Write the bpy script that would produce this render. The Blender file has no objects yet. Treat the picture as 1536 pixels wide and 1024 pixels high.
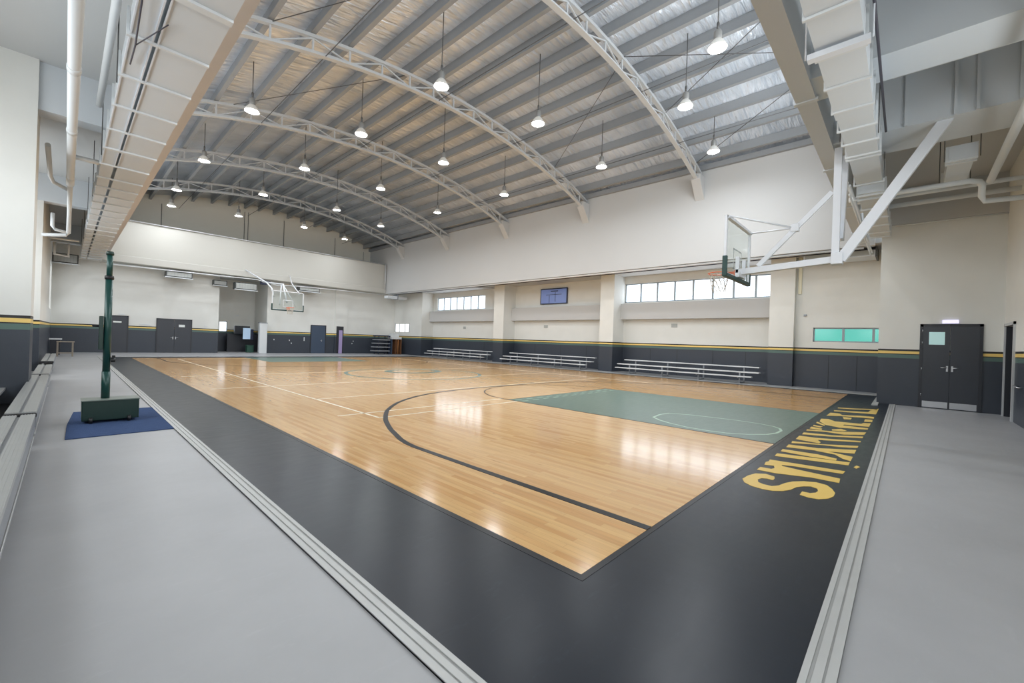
import bpy, bmesh, math, random
from mathutils import Vector, Matrix
random.seed(7)
PI = math.pi
SC = bpy.context.scene
COL = SC.collection

# ------------------------------------------------------------------ helpers
class MB:
    def __init__(s): s.v=[]; s.f=[]; s.sm=[]
    def quadset(s, vs, fs, smooth=False):
        n=len(s.v); s.v += [tuple(v) for v in vs]
        for f in fs: s.f.append([n+i for i in f]); s.sm.append(smooth)
    def box(s,x0,x1,y0,y1,z0,z1):
        if x0>x1:x0,x1=x1,x0
        if y0>y1:y0,y1=y1,y0
        if z0>z1:z0,z1=z1,z0
        s.quadset([(x0,y0,z0),(x1,y0,z0),(x1,y1,z0),(x0,y1,z0),(x0,y0,z1),(x1,y0,z1),(x1,y1,z1),(x0,y1,z1)],
                  [(0,3,2,1),(4,5,6,7),(0,1,5,4),(1,2,6,5),(2,3,7,6),(3,0,4,7)]); return s
    def bar(s,p0,p1,w,h,up=(0,0,1)):
        p0=Vector(p0);p1=Vector(p1);d=(p1-p0).normalized();up=Vector(up)
        if abs(d.dot(up))>.98: up=Vector((0,1,0))
        a=d.cross(up).normalized();b=a.cross(d).normalized()
        a*=w/2;b*=h/2
        s.quadset([p0-a-b,p0+a-b,p0+a+b,p0-a+b,p1-a-b,p1+a-b,p1+a+b,p1-a+b],
                  [(0,1,2,3),(4,7,6,5),(0,4,5,1),(1,5,6,2),(2,6,7,3),(3,7,4,0)]); return s
    def tube(s,pts,r,n=12,cap=True):
        pts=[Vector(p) for p in pts]; rings=[]
        up=Vector((0,0,1))
        for i,p in enumerate(pts):
            d=(pts[min(i+1,len(pts)-1)]-pts[max(i-1,0)]).normalized()
            u=up if abs(d.dot(up))<.95 else Vector((0,1,0))
            a=d.cross(u).normalized(); b=a.cross(d).normalized()
            rr=r[i] if isinstance(r,(list,tuple)) else r
            rings.append([p+a*rr*math.cos(t*2*PI/n)+b*rr*math.sin(t*2*PI/n) for t in range(n)])
        vs=[v for R in rings for v in R]; fs=[]
        for i in range(len(pts)-1):
            for k in range(n):
                fs.append((i*n+k,i*n+(k+1)%n,(i+1)*n+(k+1)%n,(i+1)*n+k))
        s.quadset(vs,fs,True)
        if cap:
            s.quadset(rings[0],[tuple(range(n))]); s.quadset(rings[-1],[tuple(reversed(range(n)))])
        return s
    def lathe(s,prof,c=(0,0,0),n=24,smooth=True):
        vs=[];m=len(prof)
        for k in range(n):
            a=2*PI*k/n
            for r,z in prof: vs.append((c[0]+r*math.cos(a),c[1]+r*math.sin(a),c[2]+z))
        fs=[]
        for k in range(n):
            for i in range(m-1):
                fs.append((k*m+i,((k+1)%n)*m+i,((k+1)%n)*m+i+1,k*m+i+1))
        s.quadset(vs,fs,smooth); return s
    def prism(s,poly,z0,z1):
        n=len(poly)
        vs=[(x,y,z0) for x,y in poly]+[(x,y,z1) for x,y in poly]
        fs=[tuple(reversed(range(n))),tuple(range(n,2*n))]+[(i,(i+1)%n,n+(i+1)%n,n+i) for i in range(n)]
        s.quadset(vs,fs); return s
    def build(s,name,mat,parent=None,local=False,bevel=0,solid=0):
        me=bpy.data.meshes.new(name)
        v=s.v; off=Vector((0,0,0))
        if parent is None and not local:
            xs=[p[0] for p in v];ys=[p[1] for p in v];zs=[p[2] for p in v]
            off=Vector(((min(xs)+max(xs))/2,(min(ys)+max(ys))/2,min(zs)))
        elif parent is not None and not local:
            q=parent
            while q is not None: off+=Vector(q.location); q=q.parent
        me.from_pydata([tuple(Vector(p)-off) for p in v],[],s.f)
        me.polygons.foreach_set('use_smooth',s.sm)
        me.update()
        bm=bmesh.new(); bm.from_mesh(me)
        bmesh.ops.remove_doubles(bm,verts=bm.verts,dist=1e-5)
        bmesh.ops.recalc_face_normals(bm,faces=bm.faces)
        bm.to_mesh(me); bm.free()
        me.materials.append(mat)
        o=bpy.data.objects.new(name,me); COL.objects.link(o)
        if parent is None:
            if not local: o.location=off
        else: o.parent=parent
        if bevel:
            m=o.modifiers.new('b','BEVEL'); m.width=bevel; m.segments=2; m.limit_method='ANGLE'
        return o

def tag(o,label=None,cat=None,group=None,kind=None):
    if label: o['label']=label
    if cat: o['category']=cat
    if group: o['group']=group
    if kind: o['kind']=kind
    return o
def empty(name,loc,label=None,cat=None,group=None,rz=0):
    o=bpy.data.objects.new(name,None); COL.objects.link(o); o.location=loc; o.rotation_euler=(0,0,rz)
    o.empty_display_size=.1
    return tag(o,label,cat,group)
def struct(o): o['kind']='structure'; return o
def copy_tree(o,parent=None,loc=None):
    c=o.copy(); COL.objects.link(c); c.parent=parent
    if loc is not None: c.location=loc
    for ch in KIDS(o): copy_tree(ch,c)
    return c
def KIDS(o): return [c for c in list(COL.objects) if c.parent==o]
ORD=['first','second','third','fourth','fifth','sixth','seventh','eighth','ninth','tenth','eleventh','twelfth','thirteenth','fourteenth','fifteenth','sixteenth','seventeenth','eighteenth']

# ------------------------------------------------------------------ materials
def s2l(c): return tuple((x/12.92 if x<=.04045 else ((x+.055)/1.055)**2.4) for x in c)
def rgb(r,g,b): return s2l((r/255,g/255,b/255))+(1,)
def new(name):
    m=bpy.data.materials.new(name); m.use_nodes=True; nt=m.node_tree
    return m,nt,nt.nodes['Principled BSDF']
def flat(name,c,rough=.5,metal=0,var=.04,scale=3,bump=0,bscale=40,emit=None,es=0,spec=.5,coat=0):
    m,nt,b=new(name); N=nt.nodes; L=nt.links
    tc=N.new('ShaderNodeTexCoord'); nz=N.new('ShaderNodeTexNoise'); nz.inputs['Scale'].default_value=scale
    nz.inputs['Detail'].default_value=5
    L.new(tc.outputs['Object'],nz.inputs['Vector'])
    mx=N.new('ShaderNodeMix'); mx.data_type='RGBA'
    c=rgb(*c); mx.inputs[6].default_value=tuple(x*(1-var) for x in c[:3])+(1,)
    mx.inputs[7].default_value=tuple(min(1,x*(1+var)) for x in c[:3])+(1,)
    L.new(nz.outputs['Fac'],mx.inputs[0]); L.new(mx.outputs[2],b.inputs['Base Color'])
    b.inputs['Roughness'].default_value=rough; b.inputs['Metallic'].default_value=metal
    b.inputs['Specular IOR Level'].default_value=spec
    if coat: b.inputs['Coat Weight'].default_value=coat
    if bump:
        n2=N.new('ShaderNodeTexNoise'); n2.inputs['Scale'].default_value=bscale
        L.new(tc.outputs['Object'],n2.inputs['Vector'])
        bp=N.new('ShaderNodeBump'); bp.inputs['Strength'].default_value=bump; bp.inputs['Distance'].default_value=.01
        L.new(n2.outputs['Fac'],bp.inputs['Height']); L.new(bp.outputs['Normal'],b.inputs['Normal'])
    if emit: b.inputs['Emission Color'].default_value=rgb(*emit); b.inputs['Emission Strength'].default_value=es
    return m

WALL=(224,225,221)
def wall_mat(name,wall=WALL):
    """cream wall, painted dark below 1.4 m with a green, yellow and black band (world height)"""
    m,nt,b=new(name); N=nt.nodes; L=nt.links
    ge=N.new('ShaderNodeNewGeometry'); sp=N.new('ShaderNodeSeparateXYZ'); L.new(ge.outputs['Position'],sp.inputs[0])
    mr=N.new('ShaderNodeMath'); mr.operation='DIVIDE'; mr.inputs[1].default_value=2.0; L.new(sp.outputs['Z'],mr.inputs[0])
    cr=N.new('ShaderNodeValToRGB'); cr.color_ramp.interpolation='CONSTANT'; E=cr.color_ramp.elements
    E[0].position=0; E[0].color=rgb(58,64,74)
    E[1].position=1.40/2; E[1].color=rgb(84,110,104)
    for p,c in ((1.515/2,rgb(36,34,30)),(1.535/2,rgb(236,204,120)),(1.615/2,rgb(36,34,32)),(1.665/2,rgb(*wall))):
        e=E.new(p); e.color=c
    L.new(mr.outputs[0],cr.inputs[0])
    nz=N.new('ShaderNodeTexNoise'); nz.inputs['Scale'].default_value=1.3; nz.inputs['Detail'].default_value=6
    L.new(ge.outputs['Position'],nz.inputs['Vector'])
    mp=N.new('ShaderNodeMapRange'); mp.inputs[3].default_value=.93; mp.inputs[4].default_value=1.05
    L.new(nz.outputs['Fac'],mp.inputs[0])
    mx=N.new('ShaderNodeMix'); mx.data_type='RGBA'; mx.blend_type='MULTIPLY'; mx.inputs[0].default_value=1
    L.new(cr.outputs[0],mx.inputs[6]); L.new(mp.outputs[0],mx.inputs[7]); L.new(mx.outputs[2],b.inputs['Base Color'])
    # gloss paint on the dark part
    gt=N.new('ShaderNodeMath'); gt.operation='LESS_THAN'; gt.inputs[1].default_value=1.66; L.new(sp.outputs['Z'],gt.inputs[0])
    r=N.new('ShaderNodeMapRange'); r.inputs[3].default_value=.75; r.inputs[4].default_value=.38
    L.new(gt.outputs[0],r.inputs[0]); L.new(r.outputs[0],b.inputs['Roughness'])
    bp=N.new('ShaderNodeBump'); bp.inputs['Strength'].default_value=.15; bp.inputs['Distance'].default_value=.02
    n2=N.new('ShaderNodeTexNoise'); n2.inputs['Scale'].default_value=6; n2.inputs['Detail'].default_value=4
    L.new(ge.outputs['Position'],n2.inputs['Vector']); L.new(n2.outputs['Fac'],bp.inputs['Height']); L.new(bp.outputs['Normal'],b.inputs['Normal'])
    return m

def wood_mat():
    m,nt,b=new('maple_boards'); N=nt.nodes; L=nt.links
    ge=N.new('ShaderNodeNewGeometry'); mp=N.new('ShaderNodeMapping'); mp.inputs['Rotation'].default_value=(0,0,PI/2)
    L.new(ge.outputs['Position'],mp.inputs['Vector'])
    br=N.new('ShaderNodeTexBrick'); L.new(mp.outputs[0],br.inputs['Vector'])
    br.offset=.37; br.squash=1
    br.inputs['Color1'].default_value=(0,0,0,1); br.inputs['Color2'].default_value=(1,1,1,1); br.inputs['Mortar'].default_value=(.5,.5,.5,1)
    br.inputs['Scale'].default_value=1; br.inputs['Brick Width'].default_value=.9; br.inputs['Row Height'].default_value=.065
    br.inputs['Mortar Size'].default_value=.0012; br.inputs['Mortar Smooth'].default_value=.3; br.inputs['Bias'].default_value=0
    cr=N.new('ShaderNodeValToRGB'); E=cr.color_ramp.elements
    E[0].position=0; E[0].color=rgb(215,169,113); E[1].position=1; E[1].color=rgb(225,183,127)
    e=E.new(.06); e.color=rgb(208,159,103)
    e=E.new(.5); e.color=rgb(220,177,122)
    L.new(br.outputs['Color'],cr.inputs[0])
    # grain along the boards (y)
    m2=N.new('ShaderNodeMapping'); m2.inputs['Scale'].default_value=(26,1.6,1); L.new(ge.outputs['Position'],m2.inputs['Vector'])
    nz=N.new('ShaderNodeTexNoise'); nz.inputs['Scale'].default_value=1; nz.inputs['Detail'].default_value=6; L.new(m2.outputs[0],nz.inputs['Vector'])
    gr=N.new('ShaderNodeMapRange'); gr.inputs[1].default_value=.3; gr.inputs[2].default_value=.75; gr.inputs[3].default_value=1.05; gr.inputs[4].default_value=.88
    L.new(nz.outputs['Fac'],gr.inputs[0])
    mx=N.new('ShaderNodeMix'); mx.data_type='RGBA'; mx.blend_type='MULTIPLY'; mx.inputs[0].default_value=1
    L.new(cr.outputs[0],mx.inputs[6]); L.new(gr.outputs[0],mx.inputs[7])
    # rare dark streaks
    m3=N.new('ShaderNodeMapping'); m3.inputs['Scale'].default_value=(16,2.6,1); L.new(ge.outputs['Position'],m3.inputs['Vector'])
    n3=N.new('ShaderNodeTexNoise'); n3.inputs['Scale'].default_value=1; n3.inputs['Detail'].default_value=3; L.new(m3.outputs[0],n3.inputs['Vector'])
    st=N.new('ShaderNodeMapRange'); st.inputs[1].default_value=.72; st.inputs[2].default_value=.76; st.inputs[3].default_value=0; st.inputs[4].default_value=.55
    L.new(n3.outputs['Fac'],st.inputs[0])
    m4=N.new('ShaderNodeMix'); m4.data_type='RGBA'; L.new(st.outputs[0],m4.inputs[0]); L.new(mx.outputs[2],m4.inputs[6]); m4.inputs[7].default_value=rgb(140,92,52)
    # fine board seams
    m5=N.new('ShaderNodeMix'); m5.data_type='RGBA'; ff=N.new('ShaderNodeMath'); ff.operation='MULTIPLY'; ff.inputs[1].default_value=.35
    L.new(br.outputs['Fac'],ff.inputs[0]); L.new(ff.outputs[0],m5.inputs[0]); L.new(m4.outputs[2],m5.inputs[6]); m5.inputs[7].default_value=rgb(120,84,50)
    L.new(m5.outputs[2],b.inputs['Base Color'])
    b.inputs['Roughness'].default_value=.14; b.inputs['Specular IOR Level'].default_value=.5
    bp=N.new('ShaderNodeBump'); bp.inputs['Strength'].default_value=.16; bp.inputs['Distance'].default_value=.004
    L.new(nz_bump(nt,ge),bp.inputs['Height']); L.new(bp.outputs['Normal'],b.inputs['Normal'])
    return m
def nz_bump(nt,ge,sc=(5,1.4,1)):
    N=nt.nodes; L=nt.links
    m=N.new('ShaderNodeMapping'); m.inputs['Scale'].default_value=sc; L.new(ge.outputs['Position'],m.inputs['Vector'])
    n=N.new('ShaderNodeTexNoise'); n.inputs['Scale'].default_value=2.2; n.inputs['Detail'].default_value=3; L.new(m.outputs[0],n.inputs['Vector'])
    return n.outputs['Fac']
def paint_floor(name,c,rough=.3,var=.12,scuff=(96,104,112),sc=.35,bump=.12,coords=(3,1,1),spec=.5):
    m,nt,b=new(name); N=nt.nodes; L=nt.links; b.inputs['Specular IOR Level'].default_value=spec
    ge=N.new('ShaderNodeNewGeometry')
    n=N.new('ShaderNodeTexNoise'); n.inputs['Scale'].default_value=.9; n.inputs['Detail'].default_value=8; n.inputs['Roughness'].default_value=.62
    L.new(ge.outputs['Position'],n.inputs['Vector'])
    mr=N.new('ShaderNodeMapRange'); mr.inputs[1].default_value=.3; mr.inputs[2].default_value=.7; mr.inputs[3].default_value=1-var; mr.inputs[4].default_value=1+var
    L.new(n.outputs['Fac'],mr.inputs[0])
    mx=N.new('ShaderNodeMix'); mx.data_type='RGBA'; mx.blend_type='MULTIPLY'; mx.inputs[0].default_value=1; mx.inputs[6].default_value=rgb(*c)
    L.new(mr.outputs[0],mx.inputs[7])
    m2=N.new('ShaderNodeMapping'); m2.inputs['Scale'].default_value=(2.2,7,1); m2.inputs['Rotation'].default_value=(0,0,.5); L.new(ge.outputs['Position'],m2.inputs['Vector'])
    n2=N.new('ShaderNodeTexNoise'); n2.inputs['Scale'].default_value=1.5; n2.inputs['Detail'].default_value=7; n2.inputs['Roughness'].default_value=.7; L.new(m2.outputs[0],n2.inputs['Vector'])
    m3=N.new('ShaderNodeMapRange'); m3.inputs[1].default_value=.58; m3.inputs[2].default_value=.75; m3.inputs[3].default_value=0; m3.inputs[4].default_value=sc; L.new(n2.outputs['Fac'],m3.inputs[0])
    m4=N.new('ShaderNodeMix'); m4.data_type='RGBA'; L.new(m3.outputs[0],m4.inputs[0]); L.new(mx.outputs[2],m4.inputs[6]); m4.inputs[7].default_value=rgb(*scuff)
    L.new(m4.outputs[2],b.inputs['Base Color'])
    rr=N.new('ShaderNodeMapRange'); rr.inputs[3].default_value=rough-.05; rr.inputs[4].default_value=rough+.1; L.new(n2.outputs['Fac'],rr.inputs[0]); L.new(rr.outputs[0],b.inputs['Roughness'])
    if bump:
        bp=N.new('ShaderNodeBump'); bp.inputs['Strength'].default_value=bump; bp.inputs['Distance'].default_value=.005
        L.new(nz_bump(nt,ge,coords),bp.inputs['Height']); L.new(bp.outputs['Normal'],b.inputs['Normal'])
    return m
def foil_mat():
    m,nt,b=new('roof_foil'); N=nt.nodes; L=nt.links
    ge=N.new('ShaderNodeNewGeometry')
    m2=N.new('ShaderNodeMapping'); m2.inputs['Scale'].default_value=(1.0,5.5,.6); L.new(ge.outputs['Position'],m2.inputs['Vector'])
    n=N.new('ShaderNodeTexNoise'); n.inputs['Scale'].default_value=1; n.inputs['Detail'].default_value=4; n.inputs['Distortion'].default_value=.4; L.new(m2.outputs[0],n.inputs['Vector'])
    bp=N.new('ShaderNodeBump'); bp.inputs['Strength'].default_value=1.0; bp.inputs['Distance'].default_value=.16
    L.new(n.outputs['Fac'],bp.inputs['Height']); L.new(bp.outputs['Normal'],b.inputs['Normal'])
    n2=N.new('ShaderNodeTexNoise'); n2.inputs['Scale'].default_value=.7; n2.inputs['Detail'].default_value=5; L.new(ge.outputs['Position'],n2.inputs['Vector'])
    cr=N.new('ShaderNodeValToRGB'); E=cr.color_ramp.elements; E[0].position=.3;E[0].color=rgb(206,214,224);E[1].position=.7;E[1].color=rgb(240,245,252)
    L.new(n2.outputs['Fac'],cr.inputs[0]); L.new(cr.outputs[0],b.inputs['Base Color'])
    b.inputs['Metallic'].default_value=.4; b.inputs['Roughness'].default_value=.28
    return m
def glass_mat(name,tint,mixf=.12,rough=.05):
    m=bpy.data.materials.new(name); m.use_nodes=True; nt=m.node_tree; N=nt.nodes; L=nt.links
    N.remove(N['Principled BSDF']); out=N['Material Output']
    t=N.new('ShaderNodeBsdfTransparent'); t.inputs[0].default_value=rgb(*tint)
    g=N.new('ShaderNodeBsdfGlossy'); g.inputs['Roughness'].default_value=rough
    x=N.new('ShaderNodeMixShader'); x.inputs[0].default_value=mixf
    L.new(t.outputs[0],x.inputs[1]); L.new(g.outputs[0],x.inputs[2]); L.new(x.outputs[0],out.inputs[0])
    return m
def emis(name,c,s):
    m=bpy.data.materials.new(name); m.use_nodes=True; nt=m.node_tree; N=nt.nodes; L=nt.links
    N.remove(N['Principled BSDF']); e=N.new('ShaderNodeEmission'); e.inputs[0].default_value=rgb(*c); e.inputs[1].default_value=s
    L.new(e.outputs[0],N['Material Output'].inputs[0]); return m

M=dict(
 wall=wall_mat('painted_wall'), upper=flat('upper_wall_paint',(192,193,193),.8,var=.02,scale=.8),
 slab=flat('slab_paint',(192,194,194),.85,var=.04,scale=.6), beam=flat('beam_paint',(204,210,215),.8,var=.03,scale=.9),
 benchalu=flat('pale_bench_aluminium',(218,221,224),.4,.15,var=.03), gable=flat('gable_paint',(228,224,212),.8,var=.02,scale=.8), farbeam=flat('far_beam_paint',(190,189,183),.8,var=.02,scale=.8),  # gable lightened and far beam darkened to offset the light falling on them
 peach=flat('beige_beam_paint',(212,208,206),.8,var=.03),
 wood=wood_mat(), border=paint_floor('dark_floor_paint',(30,36,45),.28,var=.1,scuff=(58,66,76),sc=.3,spec=.2),
 line_dark=flat('dark_line_paint',(34,36,40),.3,spec=.2), line_white=flat('white_line_paint',(236,228,206),.3),
 green=paint_floor('green_floor_paint',(92,116,106),.28,var=.05,scuff=(110,134,124),sc=.2),
 pale=flat('pale_green_line',(176,204,184),.3), yellow=paint_floor('yellow_floor_paint',(226,190,96),.35,var=.05,scuff=(240,214,140),sc=.3,bump=.05),
 concrete=paint_floor('grey_floor_paint',(166,167,170),.36,var=.07,scuff=(184,186,189),sc=.35,bump=.03),
 strip=flat('threshold_aluminium',(186,187,186),.45,.25,var=.08,scale=6), stripd=flat('threshold_groove',(164,165,164),.5,.2),
 foil=foil_mat(), steel=flat('grey_steel_paint',(196,199,201),.5,.1,var=.03), purlin=flat('galvanised_purlin',(150,154,158),.5,.1,var=.05),
 white=flat('white_steel_paint',(226,230,236),.35,.05,var=.02), duct=flat('duct_paint',(212,218,223),.6,var=.03,scale=2),
 pipe=flat('white_pipe_paint',(218,222,224),.45,var=.02), dark=flat('charcoal_door_paint',(56,60,68),.35,var=.06), darkframe=flat('charcoal_frame_paint',(44,47,54),.4),
 blue=flat('blue_door_paint',(64,78,98),.4), chrome=flat('brushed_metal',(200,202,206),.3,.9), black=flat('black_rubber',(24,25,28),.5),
 alu=flat('bench_aluminium',(178,180,180),.38,.55,var=.06,scale=8), benchgrey=flat('bench_frame_grey',(150,154,160),.45,.35),
 teal=flat('teal_green_paint',(24,66,62),.3,.1,var=.06), tealdark=flat('dark_green_paint',(28,52,46),.35,.05,var=.08),
 mat=flat('blue_carpet',(64,82,118),.95,var=.15,scale=14,bump=.8,bscale=90,spec=.1),
 pad=flat('dark_green_pad',(40,70,68),.5), orange=flat('orange_rim_paint',(232,116,70),.4), net=flat('net_cord',(206,200,190),.8),
 glass=glass_mat('backboard_glass',(246,249,248),.10,.08), pane=glass_mat('window_glass',(250,252,255),.06,.02),
 tealpane=glass_mat('teal_glass',(138,190,181),.03,.1), frame=flat('window_frame_grey',(150,160,166),.4,.3),
 frost=flat('paper_white',(228,234,232),.6), lampshade=flat('lamp_housing_grey',(140,140,138),.45,.3), lampglow=emis('lamp_glow',(255,252,244),45.0),
 reflector=flat('lamp_reflector',(206,206,202),.3,.3,emit=(255,250,240),es=.15),
 screen=flat('screen_blue',(112,132,186),.25,emit=(110,130,190),es=.25), screenframe=flat('screen_bezel',(40,48,74),.3),
 grille=flat('grille_grey',(170,174,172),.6), acframe=flat('ac_frame_dark',(66,70,70),.5), woodtop=flat('pale_wood',(150,140,126),.6,var=.15,scale=12),
 brown=flat('brown_wood',(120,82,56),.55,var=.15,scale=9), bin=flat('green_bin_plastic',(36,78,64),.45), cabinet=flat('cabinet_white',(216,220,222),.4),
 poster=flat('lilac_board',(168,152,196),.5), sign=flat('sign_face',(226,222,244),.4,emit=(220,216,255),es=.9), rod=flat('dark_rod',(88,88,88),.5,.4),
 cable=flat('dark_cable',(70,68,78),.6),
)
# ------------------------------------------------------------------ the shell
B=lambda *a: MB().box(*a)
def sbox(name,mat,*a): return struct(B(*a).build(name,mat))

sbox('floor',M['concrete'],-2.6,23,-2.4,38.6,-.2,0)
CX0,CX1,CY0,CY1=1.29,19.86,.32,29.6
sbox('floor_border',M['border'],CX0,CX1,CY0,CY1,-.05,.004)
WX0,WX1,WY0,WY1=2.33,19.55,1.5,28.5
sbox('floor_hardwood',M['wood'],WX0,WX1,WY0,WY1,-.04,.006)
def strip_line(name,mat,pts,w,z,closed=False):
    n=len(pts); L=[];R=[]
    for i,p in enumerate(pts):
        a=pts[(i-1)%n] if (closed or i>0) else p; b=pts[(i+1)%n] if (closed or i<n-1) else p
        d=Vector((b[0]-a[0],b[1]-a[1])).normalized(); q=Vector((-d.y,d.x))*w/2
        L.append((p[0]+q.x,p[1]+q.y,z)); R.append((p[0]-q.x,p[1]-q.y,z))
    m=MB(); vs=L+R; fs=[]
    for i in range(n if closed else n-1):
        j=(i+1)%n; fs.append((i,j,n+j,n+i))
    m.quadset(vs,fs)
    o=m.build(name,mat); so=o.modifiers.new('s','SOLIDIFY'); so.thickness=.003; so.offset=1
    return struct(o)
e=.03
strip_line('floor_marking_edge',M['line_dark'],[(WX0-e,WY0-e),(WX1+e,WY0-e),(WX1+e,WY1+e),(WX0-e,WY1+e)],.07,.006,True)
# keys
KX0,KX1=7.82,12.66
sbox('floor_key',M['green'],KX0,KX1,1.5,7.42,0,.0085)
sbox('floor_key',M['green'],KX0-.5,KX1+.1,23.9,28.5,0,.0085)
strip_line('floor_marking_key',M['line_dark'],[(KX0,1.5),(KX0,7.42),(KX1,7.42),(KX1,1.5)],.03,.009)
def arc(cx,cy,rx,ry,a0,a1,n=40): return [(cx+rx*math.cos(math.radians(a0+(a1-a0)*i/n)),cy+ry*math.sin(math.radians(a0+(a1-a0)*i/n))) for i in range(n+1)]
# three point line (straight side, then the arc over the key), mirrored about the key's middle
T=[(3.32,1.5),(3.32,2.6),(3.32,3.7),(3.33,4.9),(3.36,5.15),(3.42,5.4),(3.52,5.68),(3.65,6.05),(3.81,6.42),(4.0,6.82),(4.23,7.22),(4.51,7.65),(4.85,8.06),(5.24,8.46),(5.67,8.80),(6.2,9.13),(6.75,9.38),(7.35,9.56),(8.2,9.72),(9.2,9.80),(10.2,9.83)]
CXK=10.24
strip_line('floor_marking_three_point',M['line_dark'],T+[(2*CXK-x,y) for x,y in reversed(T[:-1])],.085,.009)
T2=[(x,30.0-y) for x,y in T]
strip_line('floor_marking_three_point',M['line_dark'],T2+[(2*CXK-x,y) for x,y in reversed(T2[:-1])],.06,.009)
strip_line('floor_marking_free_throw',M['line_dark'],arc(CXK,7.42,2.42,2.3,0,180),.035,.0095)
strip_line('floor_marking_restricted',M['pale'],[(8.54,3.85),(9.0,3.91),(9.36,3.86),(9.56,3.45),(9.65,3.0),(9.71,2.55),(9.68,2.12),(9.58,1.86),(9.42,1.72),(9.2,1.66),(8.87,1.67),(8.57,1.76),(8.26,2.01),(8.08,2.28),(8.02,2.6),(8.03,2.96),(8.16,3.34),(8.32,3.62)],.045,.0095,True)
for yy in (7.02,7.24):
    for i in range(11):
        x=KX0+.1+i*.43; strip_line('floor_marking_dash',M['pale'],[(x,yy),(x+.24,yy)],.05,.0095)
strip_line('floor_marking_circle',M['green'],arc(CXK,15.2,2.75,2.75,0,360,60)[:-1],.14,.0075,True)
strip_line('floor_marking_circle',M['green'],arc(CXK+.6,16.2,1.2,.9,0,360,40)[:-1],.3,.0075,True)
# pale volleyball lines
for pts in ([(4.02,7.05),(4.02,27.4)],[(2.6,13.05),(16.4,13.05)],[(4.02,9.95),(16.4,9.95)],[(3.5,7.66),(7.8,7.62)],[(4.02,7.08),(7.8,7.08)],[(16.4,7.05),(16.4,27.4)],[(4.02,27.4),(16.4,27.4)],[(2.6,17.0),(16.4,17.0)]):
    strip_line('floor_marking_volleyball',M['line_white'],pts,.05,.0078)
LET=[[(5.72,1.08),(5.80,1.10),(5.84,1.20),(5.76,1.29),(5.59,1.33),(5.40,1.34),(5.28,1.29),(5.20,1.20),(5.18,1.09),(5.20,1.00),(5.28,0.92),(5.39,0.87),(5.55,0.84),(5.65,0.79),(5.71,0.73),(5.68,0.67),(5.59,0.65),(5.50,0.66),(5.43,0.70),(5.43,0.77),(5.29,0.77),(5.26,0.69),(5.28,0.61),(5.38,0.54),(5.51,0.51),(5.65,0.51),(5.79,0.55),(5.91,0.61),(5.94,0.71),(5.87,0.82),(5.75,0.91),(5.61,0.96),(5.46,0.99),(5.37,1.04),(5.37,1.12),(5.41,1.18),(5.52,1.21),(5.61,1.19),(5.64,1.14),(5.63,1.08)],
[(6.65,1.32),(6.79,0.52),(6.62,0.53),(6.56,0.84),(6.53,1.03),(6.46,1.15),(6.41,1.13),(6.38,0.95),(6.34,0.53),(6.13,0.52),(6.12,0.78),(5.97,1.12),(5.96,1.32),(6.13,1.32),(6.14,1.20),(6.22,1.18),(6.34,1.21),(6.29,1.31),(6.46,1.33),(6.54,1.31)],
[(7.14,1.33),(7.39,0.52),(7.19,0.52),(6.94,1.32)],
[(7.52,1.33),(7.57,0.90),(7.49,0.67),(7.37,0.67),(7.32,0.96),(7.34,1.32)],
[(7.97,1.33),(8.06,0.96),(8.31,0.66),(8.42,0.52),(8.10,0.52),(7.93,0.82),(7.82,0.52),(7.49,0.52),(7.56,0.61),(7.78,0.72),(7.82,0.93),(7.84,0.97),(7.73,1.32)],
[(8.32,1.34),(8.45,0.97),(8.82,0.52),(8.61,0.52),(8.46,0.73),(8.38,0.98),(8.14,1.32)],
[(8.96,1.34),(9.01,1.06),(9.35,0.52),(9.21,0.52),(8.82,1.06),(8.62,0.99),(8.50,1.00),(8.54,1.19),(8.58,1.33)],
[(9.40,1.34),(9.54,0.93),(9.89,0.52),(9.69,0.52),(9.37,0.95),(9.17,1.33)],
[(9.83,1.35),(10.05,0.93),(10.47,0.51),(10.12,0.52),(9.81,0.79),(9.84,1.07),(9.67,1.34)],
[(10.55,1.34),(10.47,1.18),(10.31,1.20),(10.39,1.33)],
[(10.26,1.34),(10.17,1.15),(9.99,1.15),(10.00,1.33)],
[(10.25,1.01),(10.50,0.89),(10.35,0.79),(10.21,0.84),(10.12,0.99)],
[(11.68,1.35),(11.79,1.23),(11.52,1.09),(11.63,0.65),(11.83,0.63),(11.92,0.51),(11.32,0.51),(11.18,0.90),(11.03,0.91),(11.08,0.51),(10.86,0.51),(10.65,0.93),(10.80,1.18),(11.21,1.32)],
[(11.10,1.35),(10.77,1.18),(10.63,1.17),(10.89,1.34)],
[(13.07,1.33),(13.10,1.15),(12.84,1.08),(13.12,0.76),(13.21,0.51),(12.83,0.50),(12.78,0.71),(12.63,1.05),(12.38,1.33)],
[(12.52,1.04),(12.48,0.87),(12.18,0.87),(12.08,0.98)],
[(12.53,0.64),(12.59,0.51),(12.17,0.50),(12.07,0.63)],
[(13.70,1.32),(14.15,0.66),(14.60,0.65),(15.34,0.50),(14.67,0.50),(13.82,0.50),(13.78,0.63),(13.49,1.30)],
[(14.52,1.31),(14.69,0.97),(15.15,0.51),(14.91,0.53),(14.46,0.96),(14.30,1.30)],
[(7.26,0.44),(7.21,0.40),(7.07,0.43),(7.12,0.46)]]

lm=MB()
for p in LET: lm.prism(p,.004,.0075)
struct(lm.build('floor_marking_lettering',M['yellow']))

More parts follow.
